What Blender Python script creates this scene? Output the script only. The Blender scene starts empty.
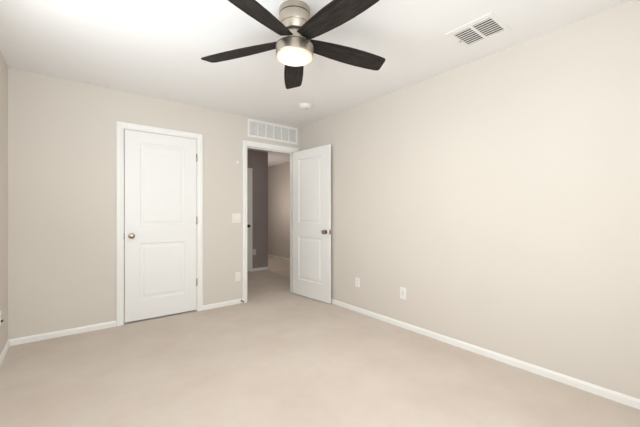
import bpy, bmesh, math, random
from mathutils import Vector, Matrix

S = bpy.context.scene
COL = S.collection
PI = math.pi

# ------------------------------------------------------------------ camera, sky, lights, exposure
D, R, XL, H, YR = 3.865, 2.652, -0.446, 2.44, -0.56      # back wall y, right wall x, left wall x, ceiling, rear wall y
WT = 0.115                                               # wall thickness
cam = bpy.data.cameras.new('camera')
cam.sensor_width = 36.0
cam.lens = 315.84 / 640 * 36
cam.shift_y = 0.4 / 640
cam.clip_start = 0.02
co = bpy.data.objects.new('camera', cam)
COL.objects.link(co)
co.location = (0.0, 0.0, 1.1575)
co.rotation_euler = (PI / 2, 0, -math.radians(38.06))
S.camera = co

S.view_settings.view_transform = 'Standard'
S.view_settings.look = 'None'
S.view_settings.gamma = 1.0
S.view_settings.use_curve_mapping = False
S.view_settings.exposure = -0.04

w = bpy.data.worlds.new('sky')
S.world = w
w.use_nodes = True
w.node_tree.nodes['Background'].inputs[0].default_value = (0.86, 0.93, 1.0, 1)
w.node_tree.nodes['Background'].inputs[1].default_value = 1.0


def area(name, loc, rot, sx, sy, power, col):
    l = bpy.data.lights.new(name, 'AREA')
    l.shape = 'RECTANGLE'
    l.size, l.size_y, l.energy, l.color = sx, sy, power, col
    o = bpy.data.objects.new(name, l)
    COL.objects.link(o)
    o.location, o.rotation_euler = loc, rot
    return o


WX0, WX1, WZ0, WZ1 = -0.25, 1.45, 0.72, 2.08              # the window in the rear wall, behind the camera
# daylight falling through that window into the room
area('window_daylight', ((WX0 + WX1) / 2, YR - 0.22, (WZ0 + WZ1) / 2), (PI / 2 + 0.1, 0, 0), WX1 - WX0 - 0.04, WZ1 - WZ0 - 0.04, 72, (0.87, 0.945, 0.99))
LY0, LY1, LZ0, LZ1 = 0.55, 2.35, 0.72, 2.08              # unseen window added in the left wall to bring in fill light
area('left_window_fill', (XL - 0.22, (LY0 + LY1) / 2, (LZ0 + LZ1) / 2), (PI / 2 + 0.85, 0, -PI / 2), LY1 - LY0 - 0.04, LZ1 - LZ0 - 0.04, 48, (0.87, 0.945, 0.99))  # added fill, tilted up at the ceiling to even out the room


def point(name, loc, power, col, rad):
    l = bpy.data.lights.new(name, 'POINT')
    l.energy, l.color, l.shadow_soft_size = power, col, rad
    o = bpy.data.objects.new(name, l)
    COL.objects.link(o)
    o.location = loc
    return o


point('hallway_fill_light', (1.9, 4.65, 2.0), 5.5, (1.0, 0.90, 0.80), 0.08)  # unseen fill added to lift the taupe wall and hallway carpet
point('corridor_fill_light', (3.30, 6.6, 1.45), 14.0, (1.0, 0.93, 0.86), 0.08)  # unseen fill added to brighten the beige wall beyond the corner


# ------------------------------------------------------------------ materials
def nt(m):
    t = m.node_tree
    return t, t.nodes, t.links, t.nodes['Principled BSDF']


def plain(name, col, rough=0.5, metal=0.0, spec=0.5, noise=None, bump=None, aniso=0.0):
    """noise = (scale, amount) small tone variation; bump = (scale, strength, distance)"""
    m = bpy.data.materials.new(name)
    m.use_nodes = True
    t, n, l, b = nt(m)
    b.inputs['Base Color'].default_value = (*col, 1)
    b.inputs['Roughness'].default_value = rough
    b.inputs['Metallic'].default_value = metal
    b.inputs['Specular IOR Level'].default_value = spec
    tc = n.new('ShaderNodeTexCoord')
    if noise:
        tx = n.new('ShaderNodeTexNoise')
        tx.inputs['Scale'].default_value = noise[0]
        tx.inputs['Detail'].default_value = 5
        l.new(tc.outputs['Object'], tx.inputs['Vector'])
        r = n.new('ShaderNodeValToRGB')
        a = noise[1]
        r.color_ramp.elements[0].position = 0.3
        r.color_ramp.elements[1].position = 0.7
        r.color_ramp.elements[0].color = (*[c * (1 - a) for c in col], 1)
        r.color_ramp.elements[1].color = (*[min(1, c * (1 + a)) for c in col], 1)
        l.new(tx.outputs['Fac'], r.inputs['Fac'])
        l.new(r.outputs['Color'], b.inputs['Base Color'])
    if bump:
        tx = n.new('ShaderNodeTexNoise')
        tx.inputs['Scale'].default_value = bump[0]
        tx.inputs['Detail'].default_value = 3
        l.new(tc.outputs['Object'], tx.inputs['Vector'])
        bp = n.new('ShaderNodeBump')
        bp.inputs['Strength'].default_value = bump[1]
        bp.inputs['Distance'].default_value = bump[2]
        l.new(tx.outputs['Fac'], bp.inputs['Height'])
        l.new(bp.outputs['Normal'], b.inputs['Normal'])
    return m


M = {}
M['wall'] = plain('beige_wall_paint', (0.68, 0.625, 0.56), 0.75, spec=0.25, noise=(1.3, 0.012), bump=(95, 0.12, 0.002))
M['ceiling'] = plain('ceiling_paint', (0.86, 0.84, 0.825), 0.85, spec=0.15, bump=(80, 0.12, 0.002))
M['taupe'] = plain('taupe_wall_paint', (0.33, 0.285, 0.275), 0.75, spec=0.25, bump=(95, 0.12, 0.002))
M['trim'] = plain('white_trim_paint', (0.86, 0.845, 0.81), 0.38, spec=0.4, noise=(3, 0.008))
M['door'] = plain('white_door_paint', (0.85, 0.835, 0.81), 0.42, spec=0.4, bump=(160, 0.05, 0.001))
M['plate'] = plain('ivory_plastic', (0.84, 0.80, 0.735), 0.35, noise=(20, 0.01))
M['white_plastic'] = plain('white_plastic', (0.85, 0.83, 0.80), 0.4, noise=(20, 0.01))
M['grey_plastic'] = plain('grey_plastic', (0.50, 0.48, 0.46), 0.45, noise=(20, 0.02))
M['pale_plastic'] = plain('pale_grey_plastic', (0.66, 0.63, 0.62), 0.45, noise=(20, 0.02))
M['slot'] = plain('dark_slot', (0.05, 0.045, 0.04), 0.6, noise=(20, 0.05))
M['vent_metal'] = plain('white_enamel', (0.84, 0.82, 0.79), 0.4, noise=(8, 0.01))
M['vent_shade'] = plain('dark_vent_shade', (0.05, 0.046, 0.043), 0.8, noise=(9, 0.1))
M['grille_back'] = plain('grey_grille_shade', (0.13, 0.12, 0.11), 0.85, noise=(40, 0.08))
M['bronze'] = plain('dark_bronze', (0.06, 0.05, 0.04), 0.4, metal=0.8, noise=(30, 0.1))
M['black'] = plain('black_rubber', (0.02, 0.02, 0.02), 0.6, noise=(30, 0.1))
M['satin'] = plain('satin_nickel', (0.36, 0.305, 0.245), 0.22, metal=1.0, noise=(30, 0.03))
M['groove'] = plain('dark_joint', (0.10, 0.085, 0.07), 0.5, metal=0.6, noise=(30, 0.05))

# brushed nickel of the fan body: fine rings round the axis
m = plain('brushed_nickel', (0.52, 0.46, 0.39), 0.30, metal=1.0)
t, n, l, b = nt(m)
tc = n.new('ShaderNodeTexCoord')
mp = n.new('ShaderNodeMapping')
mp.inputs['Scale'].default_value = (2, 2, 300)
l.new(tc.outputs['Object'], mp.inputs['Vector'])
tx = n.new('ShaderNodeTexNoise')
tx.inputs['Scale'].default_value = 3
l.new(mp.outputs['Vector'], tx.inputs['Vector'])
mr = n.new('ShaderNodeMapRange')
mr.inputs['To Min'].default_value = 0.34
mr.inputs['To Max'].default_value = 0.48
l.new(tx.outputs['Fac'], mr.inputs['Value'])
l.new(mr.outputs['Result'], b.inputs['Roughness'])
b.inputs['Anisotropic'].default_value = 0.5
M['nickel'] = m

# dark wood blades, grain along the blade (object x)
m = plain('dark_wood', (0.05, 0.04, 0.036), 0.62, spec=0.18)
t, n, l, b = nt(m)
tc = n.new('ShaderNodeTexCoord')
mp = n.new('ShaderNodeMapping')
mp.inputs['Scale'].default_value = (5, 55, 55)
l.new(tc.outputs['Object'], mp.inputs['Vector'])
tx = n.new('ShaderNodeTexNoise')
tx.inputs['Scale'].default_value = 1.6
tx.inputs['Detail'].default_value = 7
tx.inputs['Distortion'].default_value = 0.6
l.new(mp.outputs['Vector'], tx.inputs['Vector'])
r = n.new('ShaderNodeValToRGB')
r.color_ramp.elements[0].position = 0.35
r.color_ramp.elements[1].position = 0.72
r.color_ramp.elements[0].color = (0.010, 0.0078, 0.0068, 1)
r.color_ramp.elements[1].color = (0.040, 0.032, 0.028, 1)
l.new(tx.outputs['Fac'], r.inputs['Fac'])
l.new(r.outputs['Color'], b.inputs['Base Color'])
M['blade'] = m

# lit frosted glass bowl
m = bpy.data.materials.new('lit_frosted_glass')
m.use_nodes = True
t, n, l, b = nt(m)
b.inputs['Base Color'].default_value = (0.35, 0.33, 0.30, 1)
b.inputs['Roughness'].default_value = 0.35
tc = n.new('ShaderNodeTexCoord')
fl = n.new('ShaderNodeVectorMath')                      # distance from the fan's axis: the bulb sits in the middle
fl.operation = 'MULTIPLY'
fl.inputs[1].default_value = (1, 1, 0)
l.new(tc.outputs['Object'], fl.inputs[0])
ln = n.new('ShaderNodeVectorMath')
ln.operation = 'LENGTH'
l.new(fl.outputs[0], ln.inputs[0])
mr = n.new('ShaderNodeMapRange')
mr.inputs['From Min'].default_value = 0.0
mr.inputs['From Max'].default_value = 0.113
l.new(ln.outputs['Value'], mr.inputs['Value'])
r = n.new('ShaderNodeValToRGB')
r.color_ramp.elements[0].color = (1.0, 0.95, 0.86, 1)
r.color_ramp.elements[1].color = (0.0013, 0.00085, 0.00045, 1)
for pos, c in ((0.33, (1.0, 0.95, 0.86, 1)), (0.58, (0.020, 0.019, 0.017, 1)), (0.76, (0.0040, 0.0033, 0.0025, 1)), (0.93, (0.0024, 0.0018, 0.0012, 1))):
    e = r.color_ramp.elements.new(pos)
    e.color = c
l.new(mr.outputs['Result'], r.inputs['Fac'])
l.new(r.outputs['Color'], b.inputs['Emission Color'])
b.inputs['Emission Strength'].default_value = 330.0
M['bowl'] = m

# beige cut-pile carpet
m = plain('beige_carpet', (0.5, 0.4, 0.32), 0.95, spec=0.08)
t, n, l, b = nt(m)
tc = n.new('ShaderNodeTexCoord')
a1 = n.new('ShaderNodeTexNoise')
a1.inputs['Scale'].default_value = 2.2
a1.inputs['Detail'].default_value = 6
a1.inputs['Roughness'].default_value = 0.65
a2 = n.new('ShaderNodeTexNoise')
a2.inputs['Scale'].default_value = 260
a2.inputs['Detail'].default_value = 3
for a in (a1, a2):
    l.new(tc.outputs['Object'], a.inputs['Vector'])
mx = n.new('ShaderNodeMath')
mx.operation = 'MULTIPLY_ADD'
mx.inputs[1].default_value = 0.35
l.new(a2.outputs['Fac'], mx.inputs[0])
l.new(a1.outputs['Fac'], mx.inputs[2])
r = n.new('ShaderNodeValToRGB')
r.color_ramp.elements[0].position = 0.45
r.color_ramp.elements[1].position = 0.90
r.color_ramp.elements[0].color = (0.595, 0.502, 0.425, 1)
r.color_ramp.elements[1].color = (0.675, 0.588, 0.515, 1)
l.new(mx.outputs[0], r.inputs['Fac'])
l.new(r.outputs['Color'], b.inputs['Base Color'])
bp = n.new('ShaderNodeBump')
bp.inputs['Strength'].default_value = 0.5
bp.inputs['Distance'].default_value = 0.006
l.new(a2.outputs['Fac'], bp.inputs['Height'])
l.new(bp.outputs['Normal'], b.inputs['Normal'])
b.inputs['Sheen Weight'].default_value = 0.15
M['carpet'] = m

# window glass
m = bpy.data.materials.new('window_glass')
m.use_nodes = True
t, n, l, b = nt(m)
tr = n.new('ShaderNodeBsdfTransparent')
gl = n.new('ShaderNodeBsdfGlossy')
gl.inputs['Roughness'].default_value = 0.02
ms = n.new('ShaderNodeMixShader')
ms.inputs[0].default_value = 0.05
l.new(tr.outputs[0], ms.inputs[1])
l.new(gl.outputs[0], ms.inputs[2])
l.new(ms.outputs[0], n['Material Output'].inputs['Surface'])
M['glass'] = m


# ------------------------------------------------------------------ mesh helpers
def box(bm, x0, x1, y0, y1, z0, z1, rot=None, bev=0.0):
    """box between limits; rot = Matrix applied about its centre"""
    c = Vector(((x0 + x1) / 2, (y0 + y1) / 2, (z0 + z1) / 2))
    mt = Matrix.Translation(c) @ (rot.to_4x4() if rot else Matrix()) @ Matrix.Diagonal((x1 - x0, y1 - y0, z1 - z0, 1))
    g = bmesh.ops.create_cube(bm, size=1.0, matrix=mt)
    if bev:
        es = list({e for v in g['verts'] for e in v.link_edges})
        bmesh.ops.bevel(bm, geom=es, offset=bev, segments=2, affect='EDGES', profile=0.5)


def lathe(bm, prof, axis_origin=(0, 0, 0), axis='z', seg=48, cap=True):
    """revolve (radius, height) pairs about an axis"""
    ox, oy, oz = axis_origin
    rings = []
    for rr, hh in prof:
        ring = []
        for i in range(seg):
            a = 2 * PI * i / seg
            p, q = rr * math.cos(a), rr * math.sin(a)
            if axis == 'z':
                v = (ox + p, oy + q, oz + hh)
            elif axis == 'y':
                v = (ox + p, oy + hh, oz + q)
            else:
                v = (ox + hh, oy + p, oz + q)
            ring.append(bm.verts.new(v))
        rings.append(ring)
    for a, b2 in zip(rings, rings[1:]):
        for i in range(seg):
            j = (i + 1) % seg
            bm.faces.new((a[i], a[j], b2[j], b2[i]))
    if cap:
        bm.faces.new(rings[0])
        bm.faces.new(rings[-1])


def prism(bm, pts, z0, z1):
    lo = [bm.verts.new((x, y, z0)) for x, y in pts]
    hi = [bm.verts.new((x, y, z1)) for x, y in pts]
    bm.faces.new(lo)
    bm.faces.new(hi)
    for i in range(len(pts)):
        j = (i + 1) % len(pts)
        bm.faces.new((lo[i], lo[j], hi[j], hi[i]))


def obj(name, bm, mat, parent=None, smooth=False, loc=None):
    bmesh.ops.recalc_face_normals(bm, faces=bm.faces)
    me = bpy.data.meshes.new(name)
    bm.to_mesh(me)
    bm.free()
    me.materials.append(M[mat])
    o = bpy.data.objects.new(name, me)
    COL.objects.link(o)
    if smooth:
        for p in me.polygons:
            p.use_smooth = True
        md = o.modifiers.new('edge_split', 'EDGE_SPLIT')
        md.split_angle = math.radians(35)
    if parent:
        o.parent = parent
    if loc:
        o.location = loc
    return o


def nb():
    return bmesh.new()


def thing(name, label, cat, loc=(0, 0, 0), group=None):
    o = bpy.data.objects.new(name, None)
    o.empty_display_size = 0.05
    COL.objects.link(o)
    o.location = loc
    o['label'], o['category'] = label, cat
    if group:
        o['group'] = group
    return o


def tag(o, label, cat, group=None):
    o['label'], o['category'] = label, cat
    if group:
        o['group'] = group
    return o


def structure(o, label=None, cat=None):
    o['kind'] = 'structure'
    if label:
        o['label'], o['category'] = label, cat
    return o


# ------------------------------------------------------------------ the rooms
HX0, HX1, HY1, HD = 1.36, 4.20, 9.2, 5.855               # hallway: left end, far light wall, end, taupe wall
HC = 3.205                                               # corner of the taupe wall
# closet opening and room opening in the back wall
CX0, CX1, CZ = 0.421, 1.163, 2.048
OX0, OX1, OZ = 1.811, 2.548, 2.052

bm = nb()
box(bm, XL - WT, HX1 + WT, YR - WT, HY1 + WT, -0.12, 0)
structure(obj('floor', bm, 'carpet'), 'beige cut-pile carpet covering the bedroom and hallway floor', 'floor')
bm = nb()
box(bm, XL - WT, HX1 + WT, YR - WT, HY1 + WT, H, H + 0.12)
structure(obj('ceiling', bm, 'ceiling'), 'off-white flat ceiling above the room with the fan', 'ceiling')

bm = nb()
box(bm, XL - WT, CX0 - 0.018, D, D + WT, 0, H)
box(bm, CX0 - 0.018, CX1 + 0.018, D, D + WT, CZ + 0.018, H)
box(bm, CX1 + 0.018, OX0 - 0.018, D, D + WT, 0, H)
box(bm, OX0 - 0.018, OX1 + 0.018, D, D + WT, OZ + 0.018, H)
box(bm, OX1 + 0.018, R + WT, D, D + WT, 0, H)
structure(obj('wall_back', bm, 'wall'), 'beige wall holding the closet door and the open doorway', 'wall')
bm = nb()
box(bm, R, R + WT, YR - WT, D, 0, H)
structure(obj('wall_right', bm, 'wall'), 'long bare beige wall on the right with two outlets', 'wall')
bm = nb()
box(bm, XL - WT, XL, YR - WT, LY0, 0, H)
box(bm, XL - WT, XL, LY1, D, 0, H)
box(bm, XL - WT, XL, LY0, LY1, 0, LZ0)
box(bm, XL - WT, XL, LY0, LY1, LZ1, H)
structure(obj('wall_left', bm, 'wall'), 'beige wall seen as a sliver at the left edge', 'wall')
bm = nb()
box(bm, XL, WX0, YR - WT, YR, 0, H)
box(bm, WX1, R, YR - WT, YR, 0, H)
box(bm, WX0, WX1, YR - WT, YR, 0, WZ0)
box(bm, WX0, WX1, YR - WT, YR, WZ1, H)
structure(obj('wall_rear', bm, 'wall'), 'beige wall with the window, behind the camera', 'wall')

# window in the rear wall (behind the camera)
bm = nb()
for x0, x1, z0, z1 in ((WX0, WX0 + 0.05, WZ0, WZ1), (WX1 - 0.05, WX1, WZ0, WZ1), (WX0 + 0.05, WX1 - 0.05, WZ0, WZ0 + 0.05),
                       (WX0 + 0.05, WX1 - 0.05, WZ1 - 0.05, WZ1), ((WX0 + WX1) / 2 - 0.025, (WX0 + WX1) / 2 + 0.025, WZ0 + 0.05, WZ1 - 0.05)):
    box(bm, x0, x1, YR - 0.09, YR - 0.04, z0, z1)
win = structure(obj('window_1', bm, 'trim'), 'white framed sliding window behind the camera', 'window')
bm = nb()
box(bm, WX0 + 0.05, WX1 - 0.05, YR - 0.067, YR - 0.063, WZ0 + 0.05, WZ1 - 0.05)
obj('pane', bm, 'glass', win)

bm = nb()  # frame of the unseen left window, added to let fill light in
for y0, y1, z0, z1 in ((LY0, LY0 + 0.05, LZ0, LZ1), (LY1 - 0.05, LY1, LZ0, LZ1), (LY0 + 0.05, LY1 - 0.05, LZ0, LZ0 + 0.05),
                       (LY0 + 0.05, LY1 - 0.05, LZ1 - 0.05, LZ1), ((LY0 + LY1) / 2 - 0.025, (LY0 + LY1) / 2 + 0.025, LZ0 + 0.05, LZ1 - 0.05)):
    box(bm, XL - 0.09, XL - 0.04, y0, y1, z0, z1)
added_win = structure(obj('added_window', bm, 'trim'), 'white framed sliding window added unseen in the left wall for fill light', 'window')
bm = nb()
box(bm, XL - 0.067, XL - 0.063, LY0 + 0.05, LY1 - 0.05, LZ0 + 0.05, LZ1 - 0.05)
obj('pane', bm, 'glass', added_win)

# hallway shell
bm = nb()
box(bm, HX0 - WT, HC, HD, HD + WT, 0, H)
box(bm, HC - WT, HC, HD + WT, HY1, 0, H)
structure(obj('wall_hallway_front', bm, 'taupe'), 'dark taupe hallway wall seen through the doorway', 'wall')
bm = nb()
box(bm, HX1, HX1 + WT, D, HY1, 0, H)
structure(obj('wall_hallway_right', bm, 'wall'), 'light beige far hallway wall seen through the doorway', 'wall')
bm = nb()
box(bm, HX0 - WT, HX0, D + WT, HD, 0, H)
structure(obj('wall_hallway_left', bm, 'wall'), 'beige hallway wall hidden left of the doorway', 'wall')
bm = nb()
box(bm, HC - WT, HX1 + WT, HY1, HY1 + WT, 0, H)
structure(obj('wall_hallway_end', bm, 'wall'), 'beige wall closing the far end of the hallway', 'wall')
bm = nb()
box(bm, R + WT, HX1, D, D + WT, 0, H)
structure(obj('wall_hallway_rear', bm, 'wall'), 'beige hallway wall beyond the room corner', 'wall')
bm = nb()
box(bm, XL, XL + 0.02, D + WT, 4.6, 0, H)
box(bm, XL, HX0 - WT, 4.6, 4.62, 0, H)
structure(obj('wall_closet', bm, 'wall'), 'beige inside walls of the closet behind its door', 'wall')

# baseboards: small rounded top, flat face
BH, BT = 0.056, 0.013


def baseboard(name, p, q, nrm, label):
    """from p to q (xy), standing out along nrm"""
    bm = nb()
    prof = ((0, 0), (BT, 0), (BT, BH * 0.72), (BT * 0.75, BH * 0.86), (BT * 0.45, BH * 0.93), (BT * 0.35, BH), (0, BH))
    a = [bm.verts.new((p[0] + nrm[0] * d, p[1] + nrm[1] * d, z)) for d, z in prof]
    b2 = [bm.verts.new((q[0] + nrm[0] * d, q[1] + nrm[1] * d, z)) for d, z in prof]
    bm.faces.new(a)
    bm.faces.new(b2)
    for i in range(len(prof)):
        j = (i + 1) % len(prof)
        bm.faces.new((a[i], a[j], b2[j], b2[i]))
    return structure(obj(name, bm, 'trim'), label, 'baseboard')


CW, CT = 0.063, 0.016                                     # casing width and thickness
RV = 0.005                                               # reveal
baseboard('baseboard_back_left', (XL, D), (CX0 - RV - CW, D), (0, -1), 'white baseboard left of the closet door')
baseboard('baseboard_back_middle', (CX1 + RV + CW, D), (OX0 - RV - CW, D), (0, -1), 'white baseboard between closet door and doorway')
baseboard('baseboard_right', (R, YR), (R, D), (-1, 0), 'white baseboard along the bare right wall')
baseboard('baseboard_left', (XL, YR), (XL, D), (1, 0), 'white baseboard along the left wall')
baseboard('baseboard_rear', (XL, YR), (R, YR), (0, 1), 'white baseboard behind the camera')
baseboard('baseboard_hallway_front', (2.85, HD), (HC, HD), (0, -1), 'white baseboard under the taupe hallway wall')
baseboard('baseboard_hallway_right', (HX1, D + WT), (HX1, HY1), (-1, 0), 'white baseboard along the far hallway wall')


def casing(name, x0, x1, ztop, yface, sgn, label, width=CW):
    """moulded U-shaped door casing on the wall plane y = yface, standing out along sgn*y; x0,x1,ztop = inner edges"""
    bm = nb()
    prof = ((0.0, 0.0), (0.0, 0.008), (0.004, 0.010), (0.012, 0.010), (0.020, CT * 0.85), (0.030, CT), (width - 0.006, CT), (width, CT - 0.005), (width, 0.0))
    rows = []
    for d, h in prof:
        y = yface + sgn * h
        rows.append([bm.verts.new(v) for v in ((x0 - d, y, 0), (x0 - d, y, ztop + d), (x1 + d, y, ztop + d), (x1 + d, y, 0))])
    for a, b2 in zip(rows, rows[1:]):
        for i in range(3):
            bm.faces.new((a[i], a[i + 1], b2[i + 1], b2[i]))
    for i in range(3):
        bm.faces.new((rows[0][i], rows[0][i + 1], rows[-1][i + 1], rows[-1][i]))
    bm.faces.new([rw[0] for rw in rows])
    bm.faces.new([rw[3] for rw in rows])
    return structure(obj(name, bm, 'trim'), label, 'trim')


def jamb(parent, x0, x1, ztop, stop_y):
    bm = nb()
    box(bm, x0 - 0.018, x0, D, D + WT, 0, ztop)
    box(bm, x1, x1 + 0.018, D, D + WT, 0, ztop)
    box(bm, x0 - 0.018, x1 + 0.018, D, D + WT, ztop, ztop + 0.018)
    obj('jamb', bm, 'trim', parent)
    bm = nb()                                            # the stop the leaf closes against
    box(bm, x0, x0 + 0.011, stop_y, stop_y + 0.032, 0, ztop)
    box(bm, x1 - 0.011, x1, stop_y, stop_y + 0.032, 0, ztop)
    box(bm, x0 + 0.011, x1 - 0.011, stop_y, stop_y + 0.032, ztop - 0.011, ztop)
    obj('door_stop_strip', bm, 'trim', parent)


LT = 0.035
t1 = casing('trim_1', CX0 - RV, CX1 + RV, CZ + RV, D, -1, 'white casing around the closed closet door')
jamb(t1, CX0, CX1, CZ, D + LT + 0.004)
t2 = casing('trim_2', OX0 - RV, OX1 + RV, OZ + RV, D, -1, 'white casing around the open doorway')
jamb(t2, OX0, OX1, OZ, D + LT + 0.004)
t3 = casing('trim_3', OX0 - RV, OX1 + RV, OZ + RV, D + WT, 1, 'white casing on the hallway side of the doorway')


def leaf_mesh(W, z0, z1, panels, px):
    """moulded two-panel leaf, x in [-W, 0], y in [0, LT]; panels = (zlow, zhigh) pairs, px = (x0, x1)"""
    bm = nb()
    xs = [-W, px[0], px[1], 0]
    zs = [z0]
    for a, b2 in panels:
        zs += [a, b2]
    zs.append(z1)
    for y, s in ((0.0, 1), (LT, -1)):
        for i in range(3):
            for k in range(len(zs) - 1):
                x0, x1, a, b2 = xs[i], xs[i + 1], zs[k], zs[k + 1]
                if i == 1 and k % 2 == 1:
                    prev = None
                    for inset, dep in ((0, 0), (0.006, 0.0065), (0.013, 0.0085), (0.028, 0.0085), (0.046, 0.0035), (0.050, 0.003)):
                        yy = y + s * dep
                        ring = [bm.verts.new(v) for v in ((x0 + inset, yy, a + inset), (x1 - inset, yy, a + inset), (x1 - inset, yy, b2 - inset), (x0 + inset, yy, b2 - inset))]
                        if prev:
                            for q in range(4):
                                bm.faces.new((prev[q], prev[(q + 1) % 4], ring[(q + 1) % 4], ring[q]))
                        prev = ring
                    bm.faces.new(prev)
                else:
                    bm.faces.new([bm.verts.new(v) for v in ((x0, y, a), (x1, y, a), (x1, y, b2), (x0, y, b2))])
    for k in range(len(zs) - 1):
        for x in (-W, 0):
            bm.faces.new([bm.verts.new(v) for v in ((x, 0, zs[k]), (x, LT, zs[k]), (x, LT, zs[k + 1]), (x, 0, zs[k + 1]))])
    for i in range(3):
        for z in (z0, z1):
            bm.faces.new([bm.verts.new(v) for v in ((xs[i], 0, z), (xs[i + 1], 0, z), (xs[i + 1], LT, z), (xs[i], LT, z))])
    bmesh.ops.remove_doubles(bm, verts=bm.verts, dist=1e-5)
    return bm


def door_knob(parent, x, y, z, s, reach=0.058, mat='satin'):
    """rosette, neck and round knob standing out along s*y from the face y"""
    k = reach / 0.058
    bm = nb()
    lathe(bm, [(0.001, 0.0), (0.031, 0.0), (0.031, s * 0.003), (0.027, s * 0.007 * k), (0.013, s * 0.009 * k), (0.010, s * 0.025 * k), (0.018, s * 0.029 * k), (0.0255, s * 0.036 * k),
               (0.0275, s * 0.045 * k), (0.025, s * 0.053 * k), (0.016, s * 0.0575 * k), (0.001, s * 0.058 * k)], (x, y, z), 'y', 28)
    return obj('door_knob', bm, mat, parent, smooth=True)


def hinge(parent, z, mat='satin'):
    bm = nb()
    lathe(bm, [(0.001, -0.047), (0.004, -0.047), (0.0065, -0.043), (0.0065, 0.043), (0.004, 0.047), (0.001, 0.047)], (0.0015, -0.0055, z), 'z', 14)
    box(bm, -0.0012, 0.0004, 0.0, 0.028, z - 0.044, z + 0.044)
    o = obj('hinge', bm, mat, parent, smooth=True)
    return o


PX = 0.140
PAN = ((0.234, 0.840), (1.032, 1.926))
# closed closet door
W1 = CX1 - CX0 - 0.010
d1 = structure(obj('door_1', leaf_mesh(W1, 0.017, CZ - 0.004, PAN, (-W1 + PX, -PX + 0.004)), 'door', loc=(CX1 - 0.003, D, 0)),
               'closed white two-panel closet door with a nickel knob', 'door')
door_knob(d1, -W1 + 0.062, 0, 0.925, -1)
bm = nb()                                                # latch showing in the gap
box(bm, -W1 - 0.006, -W1 + 0.001, 0.0015, 0.0195, 0.893, 0.958)
obj('latch', bm, 'groove', d1)
for z in (0.346, 1.079, 1.825):
    hinge(d1, z)

# open room door
W2 = 0.750
d2 = structure(obj('door_2', leaf_mesh(W2, 0.012, 2.046, PAN, (-W2 + PX, -PX + 0.004)), 'door', loc=(OX1 - 0.001, D - 0.012, 0)),
               'white two-panel bedroom door swung open against the right wall', 'door')
d2.rotation_euler = (0, 0, math.radians(94.9))
door_knob(d2, -W2 + 0.062, LT, 0.925, 1)
door_knob(d2, -W2 + 0.062, 0, 0.925, -1, reach=0.026)
bm = nb()
box(bm, -W2 - 0.0012, -W2 + 0.001, LT / 2 - 0.0125, LT / 2 + 0.0125, 0.895, 0.955)
box(bm, -W2 - 0.010, -W2 - 0.001, LT / 2 - 0.006, LT / 2 + 0.006, 0.915, 0.935)
obj('latch', bm, 'satin', d2)
for z in (0.346, 1.079, 1.825):
    hinge(d2, z)

# hallway door in the taupe wall
HDX0, HDX1 = 2.035, 2.790
casing('trim_4', HDX0 - 0.004, HDX1 + 0.004, 2.02, HD, -1, 'white casing of the door in the taupe hallway wall', 0.056)
W3 = HDX1 - HDX0
d3 = structure(obj('door_3', leaf_mesh(W3, 0.014, 2.017, PAN, (-W3 + PX, -PX)), 'door', loc=(HDX1, HD - 0.036, 0)),
               'white door in the taupe hallway wall, a sliver showing', 'door')
door_knob(d3, -0.045, 0, 0.918, -1, mat='bronze')

# ------------------------------------------------------------------ ceiling fan
FX, FY = 1.098, 1.660
fan = thing('ceiling_fan', 'five-blade ceiling fan with dark wood blades, brushed nickel body and lit bowl', 'ceiling fan', (FX, FY, 0))
bm = nb()
lathe(bm, [(0.001, 2.4395), (0.095, 2.4395), (0.097, 2.434), (0.097, 2.404), (0.001, 2.404)])
obj('canopy', bm, 'nickel', fan, True)
bm = nb()
lathe(bm, [(0.001, 2.4060), (0.0966, 2.4060), (0.0966, 2.3965), (0.001, 2.3965)])
obj('joint_ring', bm, 'groove', fan, True)
bm = nb()
lathe(bm, [(0.001, 2.399), (0.0965, 2.399), (0.0965, 2.345), (0.094, 2.339), (0.001, 2.339)])
obj('motor_housing', bm, 'nickel', fan, True)
bm = nb()
lathe(bm, [(0.001, 2.3395), (0.0890, 2.3395), (0.0875, 2.332), (0.0760, 2.300), (0.0740, 2.296), (0.001, 2.296)])
obj('housing_collar', bm, 'nickel', fan, True)
bm = nb()
lathe(bm, [(0.001, 2.2990), (0.0752, 2.2990), (0.0745, 2.2900), (0.001, 2.2900)])
obj('joint_ring', bm, 'groove', fan, True)
bm = nb()
lathe(bm, [(0.001, 2.2915), (0.064, 2.2915), (0.062, 2.245), (0.066, 2.232), (0.080, 2.222), (0.102, 2.2125), (0.104, 2.2085), (0.001, 2.2085)])
obj('flywheel_hub', bm, 'nickel', fan, True)
bm = nb()
lathe(bm, [(0.001, 2.2100), (0.1172, 2.2100), (0.1176, 2.2030), (0.001, 2.2030)])
obj('joint_ring', bm, 'groove', fan, True)
bm = nb()
lathe(bm, [(0.001, 2.2055), (0.1155, 2.2055), (0.1175, 2.202), (0.1175, 2.150), (0.1155, 2.1475), (0.001, 2.1475)])
obj('light_ring', bm, 'nickel', fan, True)
bm = nb()
lathe(bm, [(0.001, 2.148), (0.1115, 2.148), (0.1130, 2.143), (0.1110, 2.137), (0.103, 2.131), (0.085, 2.1265), (0.055, 2.1235), (0.025, 2.1222), (0.001, 2.122)])
obj('light_bowl', bm, 'bowl', fan, True)

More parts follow.
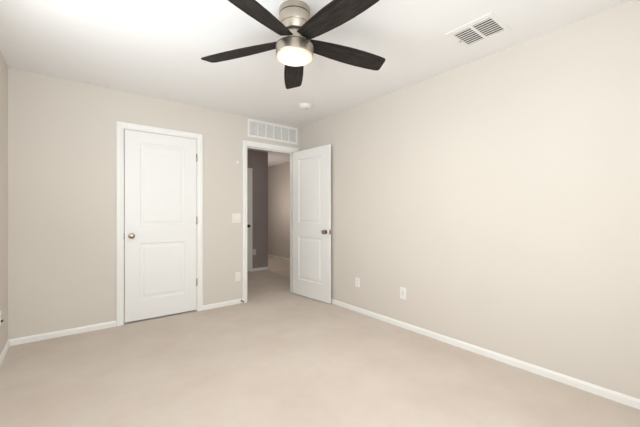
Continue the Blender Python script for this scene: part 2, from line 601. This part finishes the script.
half = [(0.086, 0.046), (0.115, 0.050), (0.17, 0.057), (0.25, 0.065), (0.35, 0.0722), (0.45, 0.0742), (0.53, 0.072), (0.59, 0.068)]
top_side = half + [(0.630, 0.0645), (0.645, 0.061), (0.654, 0.053), (0.656, 0.044)]
low_side = [(s, -v) for s, v in half] + [(0.622, -0.0655), (0.634, -0.061), (0.641, -0.053), (0.643, -0.044)]
outline = low_side + top_side[::-1]
BA = [57.5, 125.5, 202.8, 271.2, 344.5]
PITCH = math.radians(12)
blade_me = None
for i, a in enumerate(BA):
    if blade_me is None:
        bm = nb()
        prism(bm, outline, -0.003, 0.003)
        bmesh.ops.bevel(bm, geom=[e for e in bm.edges if abs(e.verts[0].co.z - e.verts[1].co.z) < 1e-6], offset=0.0015, segments=1, affect='EDGES')
        bl = obj('blade', bm, 'blade', fan)
        blade_me = bl.data
        bm = nb()
        prism(bm, [(0.050, -0.016), (0.095, -0.018), (0.135, -0.030), (0.150, -0.024), (0.155, 0.0), (0.150, 0.024), (0.135, 0.030), (0.095, 0.018), (0.050, 0.016)], 0.0032, 0.0072)
        br = obj('blade_bracket', bm, 'nickel', bl)
        brm = br.data
    else:
        bl = bpy.data.objects.new('blade', blade_me)
        COL.objects.link(bl)
        bl.parent = fan
        br = bpy.data.objects.new('blade_bracket', brm)
        COL.objects.link(br)
        br.parent = bl
    bl.location = (0, 0, 2.244)
    bl.rotation_euler = (Matrix.Rotation(math.radians(a), 3, 'Z') @ Matrix.Rotation(math.radians(3.1), 3, 'Y') @ Matrix.Rotation(-PITCH, 3, 'X')).to_euler()

# ------------------------------------------------------------------ ceiling vent
vx0, vx1, vy0, vy1 = 2.093, 2.397, 0.903, 1.222
vent = thing('ceiling_vent', 'white square ceiling register with two dark louvered banks near the right wall', 'air vent', ((vx0 + vx1) / 2, (vy0 + vy1) / 2, H))
vhx, vhy = (vx1 - vx0) / 2, (vy1 - vy0) / 2
banks = ((-0.128, -0.008), (0.010, 0.126))
bx0, bx1 = -0.108, 0.117
bm = nb()
zt = -0.0005
def frame_piece(x0, x1, y0, y1, d=0.0065):
    box(bm, x0, x1, y0, y1, -d, zt)
frame_piece(-vhx, bx0, -vhy, vhy)
frame_piece(bx1, vhx, -vhy, vhy)
frame_piece(bx0, bx1, -vhy, banks[0][0])
frame_piece(bx0, bx1, banks[0][1], banks[1][0])
frame_piece(bx0, bx1, banks[1][1], vhy)
bmesh.ops.remove_doubles(bm, verts=bm.verts, dist=1e-5)
obj('frame', bm, 'vent_metal', vent)
bm = nb()
box(bm, bx0, bx1, banks[0][0], banks[1][1], -0.0015, -0.0008)  # dark sheet standing in for the shade behind the vent slats
obj('backing', bm, 'vent_shade', vent)
for y0, y1 in banks:
    N = 8
    for k in range(N):
        x = bx0 + (k + 0.5) * (bx1 - bx0) / N
        bm = nb()
        box(bm, x - 0.0062, x + 0.0062, y0, y1, -0.0046, -0.0038, rot=Matrix.Rotation(math.radians(-4), 3, 'Y'))
        obj('slat', bm, 'vent_metal', vent)
bm = nb()
box(bm, bx0 + 0.105, bx0 + 0.125, banks[1][1] + 0.004, banks[1][1] + 0.016, -0.014, -0.0062)
obj('damper_lever', bm, 'grey_plastic', vent)

# ------------------------------------------------------------------ return air grille over the doorway
gx0, gx1, gz0, gz1 = 1.811, 2.598, 2.176, 2.412
gr = thing('return_air_grille', 'white rectangular return air grille on the wall above the doorway', 'air vent', ((gx0 + gx1) / 2, D, (gz0 + gz1) / 2))
ghx, ghz = (gx1 - gx0) / 2, (gz1 - gz0) / 2
gi, gj = ghx - 0.026, ghz - 0.024
bm = nb()
for x0, x1, z0, z1 in ((-ghx, -gi, -ghz, ghz), (gi, ghx, -ghz, ghz), (-gi, gi, -ghz, -gj), (-gi, gi, gj, ghz)):
    box(bm, x0, x1, -0.013, -0.0005, z0, z1)
obj('frame', bm, 'vent_metal', gr)
bm = nb()
box(bm, -gi, gi, -0.0018, -0.0008, -gj, gj)  # dark sheet painted as the shaded gaps between the grille slats
obj('backing', bm, 'grille_back', gr)
for k in range(1, 6):
    x = -gi + 2 * gi * k / 6
    bm = nb()
    box(bm, x - 0.006, x + 0.006, -0.0125, -0.002, -gj, gj)
    obj('divider_bar', bm, 'vent_metal', gr)
N = 14
for k in range(N):
    z = -gj + (k + 0.5) * 2 * gj / N
    bm = nb()
    box(bm, -gi, gi, -0.0068, -0.0060, z - 0.0045, z + 0.0045, rot=Matrix.Rotation(math.radians(12), 3, 'X'))
    obj('slat', bm, 'vent_metal', gr)

# ------------------------------------------------------------------ smoke detector
sd = thing('smoke_detector', 'round white smoke detector on the ceiling in front of the doorway', 'smoke detector', (2.16, 3.045, H))
bm = nb()
lathe(bm, [(0.001, -0.0005), (0.086, -0.0005), (0.086, -0.008), (0.001, -0.008)])
obj('base', bm, 'white_plastic', sd, True)
bm = nb()
lathe(bm, [(0.001, -0.0082), (0.076, -0.0082), (0.077, -0.016), (0.066, -0.030), (0.048, -0.037), (0.001, -0.038)])
obj('cover', bm, 'white_plastic', sd, True)
bm = nb()
lathe(bm, [(0.001, -0.0375), (0.013, -0.0375), (0.013, -0.040), (0.001, -0.0405)], (0.018, -0.012, 0), 'z', 20)
obj('test_button', bm, 'grey_plastic', sd, True)


# ------------------------------------------------------------------ switch, outlets and small wall fittings
def wall_fitting(root, rotz):
    root.rotation_euler = (0, 0, rotz)                   # local -y points into the room


def cover_plate(parent, wd, ht, mat='plate'):
    bm = nb()
    box(bm, -wd / 2, wd / 2, -0.0058, -0.0005, -ht / 2, ht / 2, bev=0.002)
    return obj('cover_plate', bm, mat, parent)


def socket(parent, z, mat='plate'):
    bm = nb()
    pts = []
    for k in range(24):
        a = 2 * PI * k / 24
        pts.append((0.0172 * math.cos(a), max(-0.0135, min(0.0135, 0.0172 * math.sin(a)))))
    lo = [bm.verts.new((x, -0.0056, z + q)) for x, q in pts]
    hi = [bm.verts.new((x, -0.0078, z + q)) for x, q in pts]
    bm.faces.new(lo)
    bm.faces.new(hi)
    for i in range(24):
        j = (i + 1) % 24
        bm.faces.new((lo[i], lo[j], hi[j], hi[i]))
    f = obj('socket', bm, mat, parent)
    bm = nb()
    box(bm, -0.0075, -0.0050, -0.0082, -0.0076, z - 0.002, z + 0.007)
    box(bm, 0.0050, 0.0075, -0.0082, -0.0076, z - 0.001, z + 0.006)
    lathe(bm, [(0.0005, -0.0082), (0.0024, -0.0082), (0.0024, -0.0076), (0.0005, -0.0076)], (0, 0, z - 0.0075), 'y', 12)
    obj('slots', bm, 'slot', f)


def screw(parent, z):
    bm = nb()
    lathe(bm, [(0.0005, -0.0056), (0.003, -0.0056), (0.0028, -0.0066), (0.0005, -0.0068)], (0, 0, z), 'y', 12)
    obj('screw', bm, 'plate', parent, True)


def outlet(label, loc, rotz, wd=0.072, ht=0.116, mat='plate', group=None):
    o = thing('wall_outlet', label, 'outlet', loc, group)
    wall_fitting(o, rotz)
    cover_plate(o, wd, ht, mat)
    socket(o, 0.0195, mat)
    socket(o, -0.0195, mat)
    screw(o, 0)
    return o


outlet('ivory duplex outlet low on the back wall beside the open doorway', (1.678, D, 0.349), 0)
outlet('duplex outlet low on the right wall, the one nearer the open door', (R, 2.665, 0.350), -PI / 2, 0.074, 0.112, 'white_plastic')
outlet('small outlet low on the dark taupe hallway wall', (2.893, HD, 0.385), 0, mat='pale_plastic')  # pale grey puts the hallway shade into a white outlet's colour
lo = outlet('white outlet low on the left wall at the edge of the view', (XL, 3.455, 0.345), PI / 2, 0.074, 0.112, 'white_plastic')
# plug pushed into the left wall outlet, held by it
pl = thing('power_plug', 'dark power plug in the outlet on the left wall', 'plug', (XL, 3.455, 0.3255))
wall_fitting(pl, PI / 2)
bm = nb()
box(bm, -0.012, 0.012, -0.0165, -0.0084, -0.008, 0.008, bev=0.002)
obj('plug_body', bm, 'black', pl)
bm = nb()
lathe(bm, [(0.0005, -0.021), (0.0045, -0.021), (0.0055, -0.016), (0.0005, -0.016)], (0, 0, 0), 'y', 12)
obj('strain_relief', bm, 'black', pl, True)

# the second fitting on the right wall: single rectangular insert
jk = thing('wall_jack_plate', 'white wall plate with rectangular insert on the right wall, farther from the open door', 'wall plate', (R, 2.010, 0.350))
wall_fitting(jk, -PI / 2)
cover_plate(jk, 0.076, 0.120, 'white_plastic')
bm = nb()
box(bm, -0.0165, 0.0165, -0.0075, -0.0056, -0.033, 0.033, bev=0.001)
ins = obj('insert', bm, 'white_plastic', jk)
bm = nb()
box(bm, -0.0075, 0.0075, -0.0085, -0.0073, -0.022, 0.022)
obj('port', bm, 'pale_plastic', ins)
for z in (0.048, -0.048):
    bm = nb()
    lathe(bm, [(0.0005, -0.0056), (0.003, -0.0056), (0.0028, -0.0066), (0.0005, -0.0068)], (0, 0, z), 'y', 12)
    obj('screw', bm, 'white_plastic', jk, True)

# double switch
sw = thing('light_switch', 'ivory two-gang light switch plate left of the open doorway', 'light switch', (1.658, D, 1.104))
cover_plate(sw, 0.116, 0.120)
for x in (-0.023, 0.023):
    bm = nb()
    box(bm, x - 0.0165, x + 0.0165, -0.0085, -0.0056, -0.033, 0.033, rot=Matrix.Rotation(math.radians(3.0), 3, 'X'), bev=0.001)
    rk = obj('rocker', bm, 'plate', sw)
    bm = nb()
    box(bm, x - 0.012, x + 0.012, -0.0094, -0.0076, -0.030, -0.023)
    obj('rocker_line', bm, 'grey_plastic', rk)

# small round white sensor button left of the casing
bm = nb()
lathe(bm, [(0.001, -0.0005), (0.019, -0.0005), (0.019, -0.007), (0.016, -0.010), (0.001, -0.011)], (0, 0, 0), 'y', 28)
tag(obj('wall_sensor', bm, 'white_plastic', smooth=True, loc=(1.672, D, 1.823)), 'tiny round white sensor on the wall above the light switch', 'sensor')

# dark spring door stop on the baseboard by the doorway
ds = thing('door_stop', 'small dark door stop on the baseboard beside the doorway casing', 'door stop', (1.722, D - BT, 0.034))
bm = nb()
lathe(bm, [(0.0005, -0.0003), (0.010, -0.0003), (0.009, -0.005), (0.005, -0.007), (0.0005, -0.007)], (0, 0, 0), 'y', 18)
obj('mount', bm, 'bronze', ds, True)
bm = nb()
pr = [(0.0005, -0.0068)]
for k in range(14):
    pr += [(0.0050, -0.007 - k * 0.0034), (0.0062, -0.0087 - k * 0.0034)]
pr += [(0.0005, -0.056)]
lathe(bm, pr, (0, 0, 0), 'y', 16)
obj('spring', bm, 'bronze', ds, True)
bm = nb()
lathe(bm, [(0.0005, -0.0555), (0.008, -0.0555), (0.008, -0.066), (0.006, -0.070), (0.0005, -0.070)], (0, 0, 0), 'y', 18)
obj('rubber_tip', bm, 'black', ds, True)
